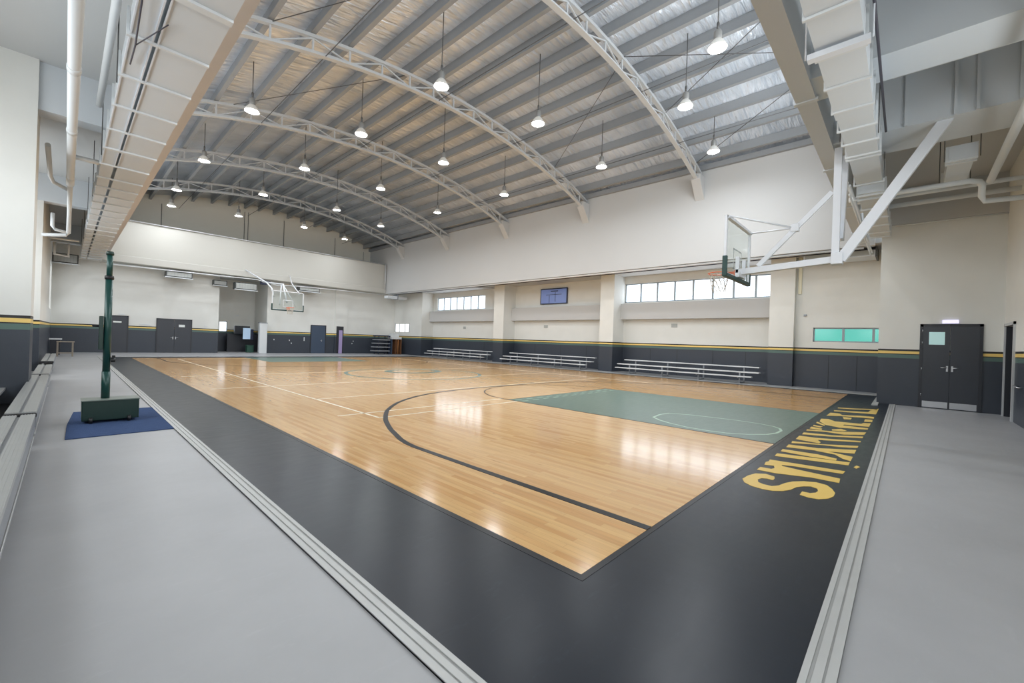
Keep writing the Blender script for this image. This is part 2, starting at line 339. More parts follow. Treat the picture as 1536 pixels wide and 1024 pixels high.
# aluminium thresholds round the court
def threshold(n,x0,x1,y0,y1,along):
    m=MB(); m.box(x0,x1,y0,y1,0,.010)
    o=struct(m.build('trim_%d'%n,M['stripd']))
    for a,b in ((.0,.30),(.38,.66),(.78,1.0)):
        r=MB()
        if along=='y': r.box(x0+(x1-x0)*a,x0+(x1-x0)*b,y0,y1,0,.016)
        else: r.box(x0,x1,y0+(y1-y0)*a,y0+(y1-y0)*b,0,.016)
        q=r.build('rib',M['strip'],o); q.parent=o
    return o
threshold(1,1.165,1.29,.19,30.6,'y'); threshold(2,1.29,17.05,.19,.32,'x'); threshold(3,19.86,20.3,.7,31.2,'y')
sbox('trim_4',M['strip'],16.2,19.9,.56,.70,0,.03)
threshold(5,1.29,19.86,29.6,29.75,'x')

# window side
wm=M['wall']
WALLDEF=1
def wall_with_hole(name,mat,axis,p0,p1,a0,a1,z0,z1,holes):
    """a wall slab between p0..p1 on its thin axis, from a0 to a1 along, with rectangular openings"""
    m=MB(); cuts=sorted(holes)
    def bx(u0,u1,w0,w1):
        if u1-u0<1e-4 or w1-w0<1e-4: return
        if axis=='x': m.box(p0,p1,u0,u1,w0,w1)
        else: m.box(u0,u1,p0,p1,w0,w1)
    u=a0
    for h0,h1,hz0,hz1 in cuts:
        bx(u,h0,z0,z1); bx(h0,h1,z0,hz0); bx(h0,h1,hz1,z1); u=h1
    bx(u,a1,z0,z1)
    return struct(m.build(name,mat))
WZ0,WZ1=3.98,5.08
wall_with_hole('wall_window_side',wm,'x',22.4,22.65,3.6,35.3,0,5.5,[(4.3,12.08,WZ0,WZ1),(24.05,30.2,WZ0,WZ1)])
for k,(a,b_) in enumerate(((3.5,4.42),(12.1,12.98),(20.8,21.8),(30.75,31.8))):
    sbox('wall_pillar',wm,21.2,22.4,a,b_,0,5.5)
for a,b_ in ((4.42,12.1),(12.98,20.8),(21.8,30.75)):
    struct(B(22.0,22.4,a,b_,3.0,3.9).build('trim_6',M['upper'],bevel=.01))
# bay beside the double doors
wall_with_hole('wall_bay',wm,'x',21.5,21.7,.5,3.5,0,5.5,[(.70,2.86,1.93,2.52)])
sbox('wall_bay_return',wm,17.3,21.5,.5,.62,0,5.5)
sbox('wall_soffit',M['upper'],19.9,22.65,.5,35.3,5.5,5.7)
sbox('wall_upper_window_side',M['upper'],19.6,19.9,.9,37.4,5.38,10.1)
# panelled seams of the dark wainscot
for y in (5.6,7.1,8.9,10.4,14.6,16.6,18.8,1.4,2.3,24,27):
    x=22.4 if y>3.5 else 21.5
    sbox('trim_7',M['black'],x-.006,x,y-.008,y+.008,.02,1.38)

# far end
wall_with_hole('wall_far',wm,'y',35.2,35.4,-2.6,7.35,0,5.5,[])
wall_with_hole('wall_far',wm,'y',35.2,35.4,10.4,22.65,0,5.5,[])
wall_with_hole('wall_recess',wm,'y',38.2,38.4,7.2,10.6,0,5.5,[(8.0,8.56,1.5,2.3)])
sbox('wall_recess_side',wm,10.4,10.6,35.4,38.2,0,5.5)
sbox('wall_recess_side',wm,7.15,7.35,35.4,38.2,0,5.5)
sbox('wall_far',wm,-2.6,1.3,35.2,35.4,5.5,6.5)
sbox('wall_pilaster',wm,15.55,16.6,35.1,35.2,0,5.5)
sbox('ceiling_recess',M['slab'],7.15,10.6,35.2,38.4,5.5,5.6)
sbox('wall_far_beam',M['farbeam'],1.3,19.6,34.2,35.4,5.4,7.95)
m=MB(); m.box(1.3,19.6,34.12,34.2,5.42,5.85); struct(m.build('trim_8',M['farbeam'],bevel=.03))
sbox('wall_gable',M['gable'],1.0,19.9,37.2,37.4,7.8,11.5)
sbox('wall_ledge',M['upper'],1.0,19.9,35.4,37.2,7.8,7.95)
# aisle side beam (its underside is the beige strip) and near beam
wall_with_hole('wall_aisle_beam',M['peach'],'x',1.22,1.5,1.1,37.4,5.45,10.2,[(3,11,6.9,9.0),(13,22,6.9,9.0),(24,33,6.9,9.0)])  # high openings, out of view, added to bring light onto the roof
wall_with_hole('wall_near_beam',M['beam'],'y',1.12,1.38,1.22,19.6,5.45,11.5,[(4,9.8,6.9,9.6),(11,16.8,6.9,9.6)])  # unseen openings added in the near gable to brighten roof and far gable
for x in (4.6,7.9,11.2,14.4,17.6):
    sbox('trim_9',M['duct'],x,x+.08,1.09,1.41,5.43,5.47)

# aisle slabs
sbox('ceiling_aisle',M['slab'],-2.6,1.22,-2.4,35.4,6.5,6.7)
sbox('ceiling_aisle',M['slab'],1.22,23,-2.4,1.12,6.5,6.7)
for y0,y1 in ((3.3,3.8),(12.1,12.5),(20.76,21.2),(30.2,30.7)): sbox('ceiling_beam',M['beam'],-2.6,1.22,y0,y1,5.6,6.5)
for x0,x1 in ((3.4,4.1),(7.4,8.12),(10.0,11.1)): sbox('ceiling_beam',M['beam'],x0,x1,-2.1,1.12,5.5,6.5)
# aisle wall with tall windows
wall_with_hole('wall_aisle',wm,'x',-2.6,-2.4,-2.4,20.8,0,6.5,[(-1.0,2.8,2.8,4.6),(4.6,11.4,2.8,4.8),(16.6,20.4,2.2,5.2)])
sbox('wall_pillar',wm,-2.4,-.45,12.02,13.0,0,6.5)
sbox('wall_pillar',wm,-2.4,-1.1,13.0,16.3,0,6.5)
wall_with_hole('wall_aisle',wm,'x',-.75,-.58,20.8,35.2,0,6.5,[(31.0,34.3,2.4,4.8)])
sbox('wall_aisle',wm,-2.4,-.75,20.8,21.0,0,6.5)
sbox('wall_aisle_outer',wm,-2.6,-2.4,20.8,35.2,0,2.2)
# double door wall and the wall behind the viewer
wall_with_hole('wall_door_side',wm,'x',17.1,17.3,-2.1,.62,0,5.38,[])
sbox('wall_door_side_beam',M['upper'],16.95,17.3,-2.1,.62,5.38,5.9)
sbox('wall_door_side_beam',M['upper'],17.1,17.3,-2.1,.62,5.9,6.5)
wall_with_hole('wall_back',wm,'y',-2.1,-1.9,-2.6,17.3,0,6.5,[(-1.8,3.0,2.4,4.0),(5.5,8.5,2.6,4.0),(15.55,16.75,0,2.33)])  # both raised openings are added behind the viewer to light the aisle
sbox('wall_dark_passage',M['darkframe'],15.4,16.9,-3.3,-3.2,0,2.5)  # passage faces coloured dark to stand in for the doorway's shade
sbox('wall_dark_passage',M['darkframe'],16.70,16.75,-2.12,-1.89,0,2.33)  # dark liner over the pale jamb, shade put into its colour
sbox('wall_dark_passage',M['darkframe'],15.55,15.60,-2.12,-1.89,0,2.33)
sbox('wall_dark_passage',M['darkframe'],15.4,15.55,-3.3,-2.1,0,2.5)
sbox('wall_dark_passage',M['darkframe'],16.75,16.9,-3.3,-2.1,0,2.5)
sbox('ceiling_dark_passage',M['darkframe'],15.4,16.9,-3.3,-2.1,2.4,2.5)
sbox('floor_dark_passage',M['concrete'],15.4,16.9,-3.3,-2.1,-.2,-.01)

# roof
XC=10.4
def zb(x): return 10.45-27+math.sqrt(27**2-(x-XC)**2)
def zt(x): return 10.98-28+math.sqrt(28**2-(x-XC)**2)
def zr(x): return zt(x)+.37
m=MB(); n=48; xs=[1.25+ (19.85-1.25)*i/n for i in range(n+1)]
ys=(1.1,37.4)
vs=[];fs=[]
for y in ys:
    for x in xs: vs.append((x,y,zr(x)))
for i in range(n): fs.append((i,i+1,n+1+i+1,n+1+i))
m.quadset(vs,fs,True)
o=struct(m.build('ceiling',M['foil'])); so=o.modifiers.new('s','SOLIDIFY'); so.thickness=.12; so.offset=1
E2=o.data
PX=[2.55,3.70,4.85,5.98,7.10,8.18,9.2,10.15,11.2,12.24,13.28,14.38,15.48,16.65,17.8,18.9]
for i,x in enumerate(reversed(PX)):
    m=MB(); z=zt(x)+.02
    m.box(x-.055,x+.055,1.4,37.2,z+.03,z+.345); m.box(x-.08,x+.06,1.4,37.2,z,z+.03)
    tag(m.build('purlin',M['purlin']),'galvanised roof purlin running the hall length, %s counted from the window wall'%ORD[i],'purlin','roof purlins')
# eaves member
tag(B(19.42,19.58,1.4,37.2,zt(19.4)+.0,zt(19.4)+.22).build('eaves_rail',M['purlin']),'grey steel rail along the eaves where roof meets the wall over the windows','rail')

# trusses
TX0,TX1=1.55,19.1
def curve_bar(m,f,x0,x1,w,h,n=28):
    pts=[(x0+(x1-x0)*i/n,0,f(x0+(x1-x0)*i/n)) for i in range(n+1)]
    vs=[];fs=[]
    for (x,y,z) in pts: vs+= [(x,-w/2,z-h/2),(x,w/2,z-h/2),(x,w/2,z+h/2),(x,-w/2,z+h/2)]
    for i in range(n):
        a=i*4;b=a+4
        for k in range(4): fs.append((a+k,a+(k+1)%4,b+(k+1)%4,b+k))
    fs.append((0,1,2,3)); fs.append((n*4+3,n*4+2,n*4+1,n*4)); m.quadset(vs,fs)
tr=empty('roof_truss',(0,7.0,0))
m=MB(); curve_bar(m,lambda x:zb(x),TX0,TX1,.17,.05); curve_bar(m,lambda x:zb(x)+.06,TX0,TX1,.03,.09); m.build('bottom_chord',M['steel'],tr,local=True)
m=MB(); curve_bar(m,lambda x:zt(x)-.05,TX0,19.55,.14,.10); m.build('top_chord',M['steel'],tr,local=True)
web=[]
for i,x in enumerate(PX):
    m=MB(); m.bar((x,0,zb(x)+.03),(x,0,zt(x)-.08),.05,.05); m.build('web_post',M['steel'],tr,local=True)
    if i<len(PX)-1:
        x2=PX[i+1]; m=MB()
        if i%2: m.bar((x,0,zb(x)+.05),(x2,0,zt(x2)-.1),.04,.04)
        else: m.bar((x,0,zt(x)-.1),(x2,0,zb(x2)+.05),.04,.04)
        m.build('web_brace',M['steel'],tr,local=True)
TY=[7.0,13.1,19.2,25.4,31.5]
tg='arched lattice roof trusses'
TL=['arched steel lattice truss nearest the large hoop','second arched steel lattice truss from the large hoop','middle arched steel lattice truss of the five','fourth arched steel lattice truss from the large hoop','arched steel lattice truss nearest the gable end wall']
for i,y in enumerate(TY):
    t=tr if i==0 else copy_tree(tr,loc=(0,y,0))
    tag(t,TL[i],'truss',tg)
# corbels under the truss feet
for i,y in enumerate(TY):
    m=MB(); pr=[(19.6,9.22),(19.0,9.22),(19.0,8.98),(19.6,8.2)]
    vs=[(x,y-.2,z) for x,z in pr]+[(x,y+.2,z) for x,z in pr]
    m.quadset(vs,[(0,1,2,3),(7,6,5,4),(0,4,5,1),(1,5,6,2),(2,6,7,3),(3,7,4,0)])
    tag(m.build('corbel',M['upper'],bevel=.01),'white concrete corbel under the truss foot, %s one going from the large hoop'%ORD[i],'corbel','corbels')
# wind bracing rods
for i,(p,q) in enumerate((((12.2,1.6),(15.6,7)),((15.6,1.6),(12.2,7)),((12.3,7),(16.6,13.1)),((3.7,13.1),(7.2,7)),((15.5,1.6),(18.9,7)),((4.2,19.2),(8.2,13.1)))):
    tag(MB().tube([(p[0],p[1],zt(p[0])-.02),(q[0],q[1],zt(q[0])-.02)],.012,6).build('bracing_rod',M['rod']),
        ['thin bracing rod crossing the bay before the first truss toward the windows','thin bracing rod leaning back across the bay before the first truss','thin bracing rod between the first and second truss over mid court','thin bracing rod near the duct between first and second truss','thin bracing rod by the window wall before the first truss','thin bracing rod near the duct between second and third truss'][i],'rod','roof bracing rods')
for i,(x,) in enumerate(((5.0,),(9.2,),(13.3,),(16.6,))):
    tag(MB().tube([(x+.2,1.4,zb(x)+.03),(x+.2,37.1,zb(x)+.03)],.014,6).build('conduit',M['rod']),'thin grey conduit laid along the truss bottoms, %s from the aisle duct'%ORD[i],'conduit','conduits along trusses')

# ------------------------------------------------------------------ lamps
lamps=[[(16.67,5.51),(12.99,5.17),(10.92,3.6)],
 [(15.26,9.52),(10.88,9.35),(7.44,10.21)],
 [(15.15,15.13),(10.8,14.48),(7.32,14.88),(4.14,16.28)],
 [(14.9,20.4),(10.71,19.49),(7.22,19.98),(4.0,22.68)],
 [(14.35,25.95),(10.89,24.9),(7.15,25.52),(3.9,28.59)],
 [(14.63,31.86),(11.23,30.81),(7.46,31.49),(4.21,32.52)]]
def lamp(x,y,label):
    r=empty('high_bay_lamp',(x,y,8.95),label,'lamp','high bay lamps')
    MB().lathe([(.225,0),(.232,.01),(.20,.07),(.145,.16),(.095,.22),(.09,.22),(.14,.155),(.195,.065),(.215,.008),(.225,0)]).build('shade',M['reflector'],r,local=True)
    MB().lathe([(0,.05),(.10,.052),(.188,.045),(.188,.035),(0,.03)]).build('lamp_lens',M['lampglow'],r,local=True)
    MB().lathe([(0,.20),(.085,.20),(.095,.24),(.095,.40),(.07,.45),(.03,.47),(0,.47)]).build('housing',M['lampshade'],r,local=True)
    top=zr(x)-8.95-.001
    MB().tube([(0,0,.45),(0,0,top)],.014,8).build('rod',M['rod'],r,local=True)
    MB().lathe([(0,.46),(.03,.46),(.035,.62),(.02,.66),(0,.66)],n=12).build('hook',M['rod'],r,local=True)
    l=bpy.data.lights.new('lamp_light','AREA'); l.shape='DISK'; l.size=.34; l.energy=LAMP_W; l.color=(.90,.95,1)
    lo=bpy.data.objects.new('lamp_light',l); COL.objects.link(lo); lo.parent=r; lo.location=(0,0,.02)
    return r
LAMP_W=95
for i,row in enumerate(lamps):
    for j,(x,y) in enumerate(row):
        lamp(x,y,'hanging lamp, %s row from large hoop, %s from window wall'%(ORD[i],ORD[j]))
# ------------------------------------------------------------------ hoops
def net(c,r0,z0,parent):
    m=MB(); n=12; lev=[(r0*.98,z0),(r0*.88,z0-.1),(r0*.74,z0-.2),(r0*.64,z0-.3),(r0*.62,z0-.40)]
    for k in range(n):
        for i in range(len(lev)-1):
            for s in (.5,-.5):
                a0=2*PI*(k+(i%2)*.5)/n; a1=2*PI*(k+(i%2)*.5+s)/n
                (ra,za),(rb,zb_)=lev[i],lev[i+1]
                m.tube([(c[0]+ra*math.cos(a0),c[1]+ra*math.sin(a0),za),(c[0]+rb*math.cos(a1),c[1]+rb*math.sin(a1),zb_)],.006,4,False)
    m.build('net',M['net'],parent)
def board_and_rim(t,xc,yb,d,zb0=3.04,H=1.22,Wd=1.8):
    """glass board at yb facing d (+1: playing side toward +y)"""
    x0,x1=xc-Wd/2,xc+Wd/2; z1=zb0+H
    MB().box(x0+.03,x1-.03,yb-.008,yb+.008,zb0+.03,z1-.03).build('glass_board',M['glass'],t)
    gb=KIDS(t)[-1]
    m=MB(); m.box(x0,x0+.05,yb-.025,yb+.025,zb0,z1); m.box(x1-.05,x1,yb-.025,yb+.025,zb0,z1); m.box(x0,x1,yb-.025,yb+.025,z1-.05,z1); m.box(x0,x1,yb-.025,yb+.025,zb0,zb0+.05)
    m.build('board_frame',M['white'],t,bevel=.004)
    m=MB(); m.box(x0-.02,x1+.02,yb-.045,yb+.045,zb0-.045,zb0+.035)
    m.box(x0-.025,x0+.045,yb-.045,yb+.045,zb0-.03,zb0+.38); m.box(x1-.045,x1+.025,yb-.045,yb+.045,zb0-.03,zb0+.38)
    m.build('edge_pad',M['pad'],t,bevel=.012)
    m=MB(); w=.59; h=.45; zz=zb0+.2; yy=yb+d*.012
    for a in ((xc-w/2,xc-w/2+.03,zz,zz+h),(xc+w/2-.03,xc+w/2,zz,zz+h),(xc-w/2,xc+w/2,zz+h-.03,zz+h),(xc-w/2,xc+w/2,zz,zz+.03)): m.box(a[0],a[1],yy-.003,yy+.003,a[2],a[3])
    m.build('target_square',M['white'],[c for c in KIDS(t) if c.name.startswith('glass')][0])
    zr_=zb0+.17; yc=yb+d*.38
    m=MB(); m.tube([(xc+.225*math.cos(2*PI*k/32),yc+.225*math.sin(2*PI*k/32),zr_) for k in range(33)],.011,8)
    for k in range(12):
        a=2*PI*(k+.5)/12; m.tube([(xc+.222*math.cos(a),yc+.222*math.sin(a),zr_-.005),(xc+.222*math.cos(a),yc+.222*math.sin(a),zr_-.03)],.004,4)
    m.bar((xc-.08,yb+d*.02,zr_-.01),(xc-.06,yc-d*.21,zr_-.01),.03,.03); m.bar((xc+.08,yb+d*.02,zr_-.01),(xc+.06,yc-d*.21,zr_-.01),.03,.03)
    m.box(xc-.11,xc+.11,yb+d*.01,yb+d*.04,zr_-.12,zr_+.03); rm=m.build('rim',M['orange'],t)
    net((xc,yc),.225,zr_-.02,rm)
h=empty('basketball_hoop',(10.15,1.1,0),'glass basketball backboard on white arm hung from the near roof beam, seen from behind','basketball hoop')
HX=10.15
board_and_rim(h,HX,2.76,1)
MB().box(HX-.055,HX+.055,.98,1.10,3.26,5.45).build('mast',M['white'],h,bevel=.008)
MB().bar((HX+.5,.98,5.44),(HX+.14,.99,3.7),.12,.14).build('mast',M['white'],h,bevel=.008)
MB().bar((HX,.98,3.30),(HX,2.70,3.20),.13,.13).build('lower_arm',M['white'],h,bevel=.008)
MB().box(HX-.1,HX+.1,.92,1.1,3.20,3.42).build('arm_joint',M['white'],h,bevel=.01)
MB().bar((HX,1.12,4.62),(HX,2.36,3.30),.06,.09).build('diagonal_strut',M['white'],h)
for sx in (-1,1):
    MB().tube([(HX,1.72,4.02),(HX+sx*.86,2.72,4.24)],.018,8).build('board_stay',M['white'],h)
MB().box(HX-.06,HX+.06,1.64,1.78,3.94,4.1).build('stay_bracket',M['white'],h,bevel=.01)
MB().bar((HX,.96,3.28),(HX,-.42,5.55),.12,.17).build('back_brace',M['white'],h,bevel=.006)
m=MB(); m.box(HX-.2,HX+.2,2.66,2.73,3.08,3.2); m.box(HX-.28,HX-.22,2.66,2.73,3.06,3.5); m.box(HX+.22,HX+.28,2.66,2.73,3.06,3.5); m.box(HX-.28,HX+.28,2.67,2.72,3.15,3.22); m.build('board_mount',M['white'],h)
m=MB(); m.box(HX-.86,HX+.86,2.70,2.735,4.2,4.25); m.build('top_rail',M['white'],h)

h=empty('basketball_hoop',(9.6,33.9,0),'distant glass backboard with bent white pipes hung under the far beam','basketball hoop')
FX,FY=9.62,28.6
board_and_rim(h,FX,FY,-1,zb0=2.98,H=1.2,Wd=1.86)
MB().tube([(FX-1.0,34.1,5.9),(FX-.4,31.5,4.9),(FX-.75,29.3,4.35),(FX-.8,28.7,3.8)],.045,10).build('support_pipe',M['white'],h)
MB().tube([(FX+1.9,34.1,5.9),(FX+1.2,31.5,5.0),(FX+.75,28.8,4.1)],.03,10).build('support_pipe',M['white'],h)
MB().tube([(FX+.05,34.1,5.2),(FX,29.6,4.7),(FX-.02,28.75,3.5)],.05,10).build('support_pipe',M['white'],h)
MB().tube([(FX,29.5,4.65),(FX+.5,28.7,3.25)],.022,8).build('board_stay',M['white'],h)
MB().tube([(FX-.1,29.6,4.65),(FX-.45,28.7,3.3)],.03,8).build('board_stay',M['white'],h)
MB().tube([(FX+.4,28.7,3.95),(FX+.78,28.68,4.1)],.015,8).build('board_stay',M['white'],h)

# ------------------------------------------------------------------ benches by the window wall
def bench(y0,y1,label):
    t=empty('bleacher_bench',(20.85,(y0+y1)/2,0),label,'bench','aluminium benches by the window wall')
    MB().box(21.18,21.42,y0+.12,y1-.12,.685,.735).build('seat_plank',M['benchalu'],t,bevel=.006)
    MB().box(20.62,20.94,y0,y1,.47,.52).build('seat_plank',M['benchalu'],t,bevel=.006)
    MB().box(20.30,20.52,y0+.22,y1-.05,.285,.335).build('foot_plank',M['benchalu'],t,bevel=.006)
    for k in range(4):
        y=y0+.75+(y1-y0-1.5)*k/3
        for x,z in ((20.62,.47),(21.3,.69)):
            MB().box(x-.028,x+.028,y-.028,y+.028,.0,z).build('leg',M['benchgrey'],t)
        m=MB(); m.box(20.32,21.32,y-.02,y+.02,.25,.29); m.box(20.62,21.32,y-.02,y+.02,.43,.47); m.box(20.6,21.34,y-.02,y+.02,0,.04); m.build('cross_rail',M['benchgrey'],t)
bench(4.62,11.45,'three-plank aluminium bench below the long window nearest the large hoop')
bench(13.1,20.2,'three-plank aluminium bench in the middle bay under the wall screen')
bench(21.7,29.0,'three-plank aluminium bench in the farthest bay with reflecting wall panel')

# folded bleachers along the aisle
def bleacher(y0,y1,label,back=True):
    t=empty('folded_bleacher',(-.35,(y0+y1)/2,0),label,'bleacher','folded bleachers along the aisle')
    for a,b_ in ((-.475,-.365),(-.335,-.22)):
        m=MB(); m.box(a,b_,y0,y1,.385,.43)
        for k in range(5):
            x=a+.012+(b_-a-.024)*k/4; m.box(x-.004,x+.004,y0,y1,.43,.4335)
        m.build('seat_plank',M['alu'],t)
    MB().box(-.365,-.335,y0,y1,.38,.405).build('plank_gap_strip',M['benchgrey'],t)
    MB().box(-.235,-.222,y0,y1,.235,.384).build('front_panel',M['benchgrey'],t)
    MB().box(-.27,-.225,y0,y1,.13,.16).build('foot_rail',M['alu'],t,bevel=.004)
    MB().box(-.50,-.26,y0+.02,y1-.02,.0,.12).build('base_frame',M['black'],t)
    MB().box(-.49,-.215,y0-.05,y0,.36,.42).build('end_cap',M['black'],t,bevel=.015)
    if back:
        MB().box(-1.02,-.72,y0+.4,y1,.30,.34).build('foot_plank',M['alu'],t)
        MB().box(-1.02,-.5,y0+.5,y1,.0,.04).build('base_frame',M['black'],t)
bleacher(-1.6,7.62,'long folded aluminium bleacher row along the aisle nearest the camera')
bleacher(7.85,13.7,'second folded aluminium bleacher row beside the white pillar')
bleacher(13.95,17.2,'short aluminium bleacher row just past the white pillar',False)
bleacher(19.0,24.0,'farthest folded bleacher row with black base along the aisle wall',False)

# ------------------------------------------------------------------ volleyball post and mat
m=MB(); pts=[(.03,8.04),(1.17,8.06),(1.22,10.46),(.13,10.51),(.11,10.2),(.05,9.2)]
m.prism(pts,0.0,.014); o=m.build('floor_mat',M['mat'],bevel=.004); tag(o,'blue carpet mat under the green post base','mat')
m=MB()
t=empty('volleyball_post',(.5,9.3,.014),'tall dark green volleyball post with wheeled ballast box on blue mat','volleyball post')
m=MB(); m.box(.2,.86,9.13,9.5,.05,.37); bb=m.build('ballast_box',M['tealdark'],t,bevel=.012)
MB().box(.19,.87,9.12,9.51,.355,.372).build('box_lid',flat('box_lid_paint',(120,130,124),.3),bb,bevel=.004)
for x in (.30,.74):
    MB().tube([(x-.02,9.11,.06),(x+.02,9.11,.06)],.045,14).build('wheel',M['black'],bb)
    MB().tube([(x-.02,9.52,.06),(x+.02,9.52,.06)],.045,14).build('wheel',M['black'],bb)
PXX,PYY=.465,9.33
MB().tube([(PXX,PYY,.36),(PXX,PYY,.80)],.053,20).build('base_sleeve',M['teal'],t)
MB().tube([(PXX,PYY,.7),(PXX,PYY,2.3)],.046,20).build('lower_tube',M['teal'],t)
MB().tube([(PXX,PYY,2.28),(PXX,PYY,2.69)],.037,20).build('upper_tube',M['teal'],t)
MB().lathe([(0,2.27),(.054,2.27),(.058,2.3),(.054,2.33),(0,2.33)],(PXX,PYY,0)).build('collar',M['black'],t)
MB().lathe([(0,2.66),(.046,2.66),(.05,2.69),(.042,2.72),(0,2.72)],(PXX,PYY,0)).build('cap',M['tealdark'],t)
MB().box(PXX-.10,PXX-.05,PYY-.05,PYY+.04,1.15,1.68).build('winch_box',M['tealdark'],t,bevel=.006)
MB().tube([(PXX-.10,PYY,1.52),(PXX-.17,PYY-.01,1.52),(PXX-.17,PYY-.01,1.54)],.012,8).build('crank',M['black'],t)
m=MB(); m.tube([(PXX+.05,PYY-.02,.98),(PXX+.10,PYY-.02,.98)],.035,12); m.tube([(PXX+.06,PYY-.02,1.04),(PXX+.10,PYY-.02,1.04)],.018,8); m.build('cleat',M['black'],t)

# ------------------------------------------------------------------ doors
def lever(t,x,z,face,dirn,axis='x',mat=None):
    """lever handle on plane face; axis x: the door lies in a plane of constant x and faces -x"""
    m=MB()
    if axis=='x':
        m.box(face-.012,face,x-.02,x+.02,z-.11,z+.05)
        m.tube([(face-.01,x,z),(face-.055,x,z)],.011,8); m.tube([(face-.055,x,z),(face-.055,x+dirn*.13,z)],.011,8)
    else:
        m.box(x-.02,x+.02,face-.012,face,z-.11,z+.05)
        m.tube([(x,face-.01,z),(x,face-.055,z)],.011,8); m.tube([(x,face-.055,z),(x+dirn*.13,face-.055,z)],.011,8)
    return m.build('handle',M['chrome'],t)
d=empty('door_1',(17.1,-.9,0)); struct(d)
X=17.1
m=MB(); m.box(X-.03,X,-1.53,-1.46,0,2.42); m.box(X-.03,X,-.36,-.29,0,2.42); m.box(X-.03,X,-1.53,-.29,2.35,2.42); m.build('door_frame',M['darkframe'],d)
for a,b_,hy,dd in ((-.905,-.36,-.86,1),(-1.46,-.915,-.96,-1)):
    l=MB().box(X-.02,X-.005,a,b_,.01,2.35).build('door_leaf',M['dark'],d)
    MB().box(X-.024,X-.02,a+.015,b_-.015,.03,.20).build('kick_plate',M['chrome'],l)
    q=lever(l,hy,1.18,X-.02,dd*1.0)
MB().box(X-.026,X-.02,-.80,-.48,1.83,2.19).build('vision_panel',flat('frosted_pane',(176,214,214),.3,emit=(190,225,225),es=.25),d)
for z in (.35,1.1,1.85,2.2): MB().tube([(X-.03,-.345,z),(X-.03,-.345,z+.06)],.009,8).build('hinge',M['chrome'],d)
t=empty('exit_sign',(X,-.9,2.46),'small lit white exit sign box above the double doors','sign')
MB().box(X-.06,X-.001,-1.06,-.74,2.44,2.53).build('sign_body',M['sign'],t,bevel=.004)
# side door at the wall behind
d=empty('door_2',(16.1,-1.9,0)); struct(d)
m=MB(); m.box(15.48,15.55,-1.92,-1.86,0,2.40); m.box(16.75,16.82,-1.92,-1.86,0,2.40); m.box(15.48,16.82,-1.92,-1.86,2.33,2.40); m.build('door_frame',M['steel'],d)
tag(MB().tube([(14.95,-1.9,.88),(14.95,-1.83,.88),(14.5,-1.83,.86),(14.5,-1.9,.86)],.016,8).build('grab_bar',M['chrome']),'short metal grab bar on the dark wainscot beside the side doorway','bar')

YF=35.2
def far_door(n,x0,x1,h,mat,double=False,sign=None,hand=None):
    d=empty('door_%d'%n,((x0+x1)/2,YF,0)); struct(d)
    m=MB(); m.box(x0,x0+.07,YF-.04,YF,0,h); m.box(x1-.07,x1,YF-.04,YF,0,h); m.box(x0,x1,YF-.04,YF,h-.07,h); m.build('door_frame',M['darkframe'],d)
    if double:
        xm=(x0+x1)/2
        for a,b_,hx,dd in ((x0+.07,xm-.006,xm-.07,-1),(xm+.006,x1-.07,xm+.07,1)):
            l=MB().box(a,b_,YF-.03,YF-.008,.01,h-.07).build('door_leaf',mat,d); lever(l,hx,1.0,YF-.03,dd,'y')
    else:
        l=MB().box(x0+.07,x1-.07,YF-.03,YF-.008,.01,h-.07).build('door_leaf',mat,d)
        if hand: lever(l,hand,1.05,YF-.03,-1,'y')
    if sign:
        MB().box(sign[0],sign[1],YF-.036,YF-.03,sign[2],sign[3]).build('notice',M['frost'],d)
far_door(3,1.68,2.68,2.27,M['dark'],sign=(1.98,2.36,1.83,1.93))
far_door(4,4.0,5.86,2.22,M['dark'],True,sign=(5.15,5.47,1.70,1.86))
far_door(5,13.6,14.85,2.3,M['blue'],hand=14.5)
# narrow open door with a lilac board leaning in it
d=empty('door_6',(15.9,YF,0)); struct(d)
MB().box(15.68,16.28,YF-.14,YF-.10,0,2.28).build('door_frame',M['darkframe'],d)
t=tag(MB().box(15.86,16.16,YF-.22,YF-.18,.0,1.95).build('display_board',M['poster'],bevel=.01),'tall narrow lilac board standing in the dark doorway','board')

# ------------------------------------------------------------------ windows
def window(n,xp,y0,y1,z0,z1,cnt,pane,fr=.05,divs=None):
    w_=empty('window_%d'%n,(xp,(y0+y1)/2,z0)); struct(w_)
    m=MB(); m.box(xp-.03,xp+.03,y0,y1,z0,z0+fr); m.box(xp-.03,xp+.03,y0,y1,z1-fr,z1); m.box(xp-.03,xp+.03,y0,y0+fr,z0,z1); m.box(xp-.03,xp+.03,y1-fr,y1,z0,z1)
    m.build('window_frame',M['frame'],w_)
    ds=divs or [y0+(y1-y0)*i/cnt for i in range(1,cnt)]
    for y in ds: MB().box(xp-.05,xp+.03,y-fr*.8,y+fr*.8,z0+fr,z1-fr).build('mullion',M['frame'],w_)
    MB().box(xp-.004,xp+.004,y0+.01,y1-.01,z0+.01,z1-.01).build('pane',pane,w_)
    return w_
window(1,22.5,4.3,12.08,WZ0,WZ1,8,M['pane'],.055)
window(2,22.5,24.05,30.2,WZ0,WZ1,7,M['pane'],.05)
window(3,21.6,.70,2.86,1.93,2.52,3,M['tealpane'],.05,[.93,1.86])
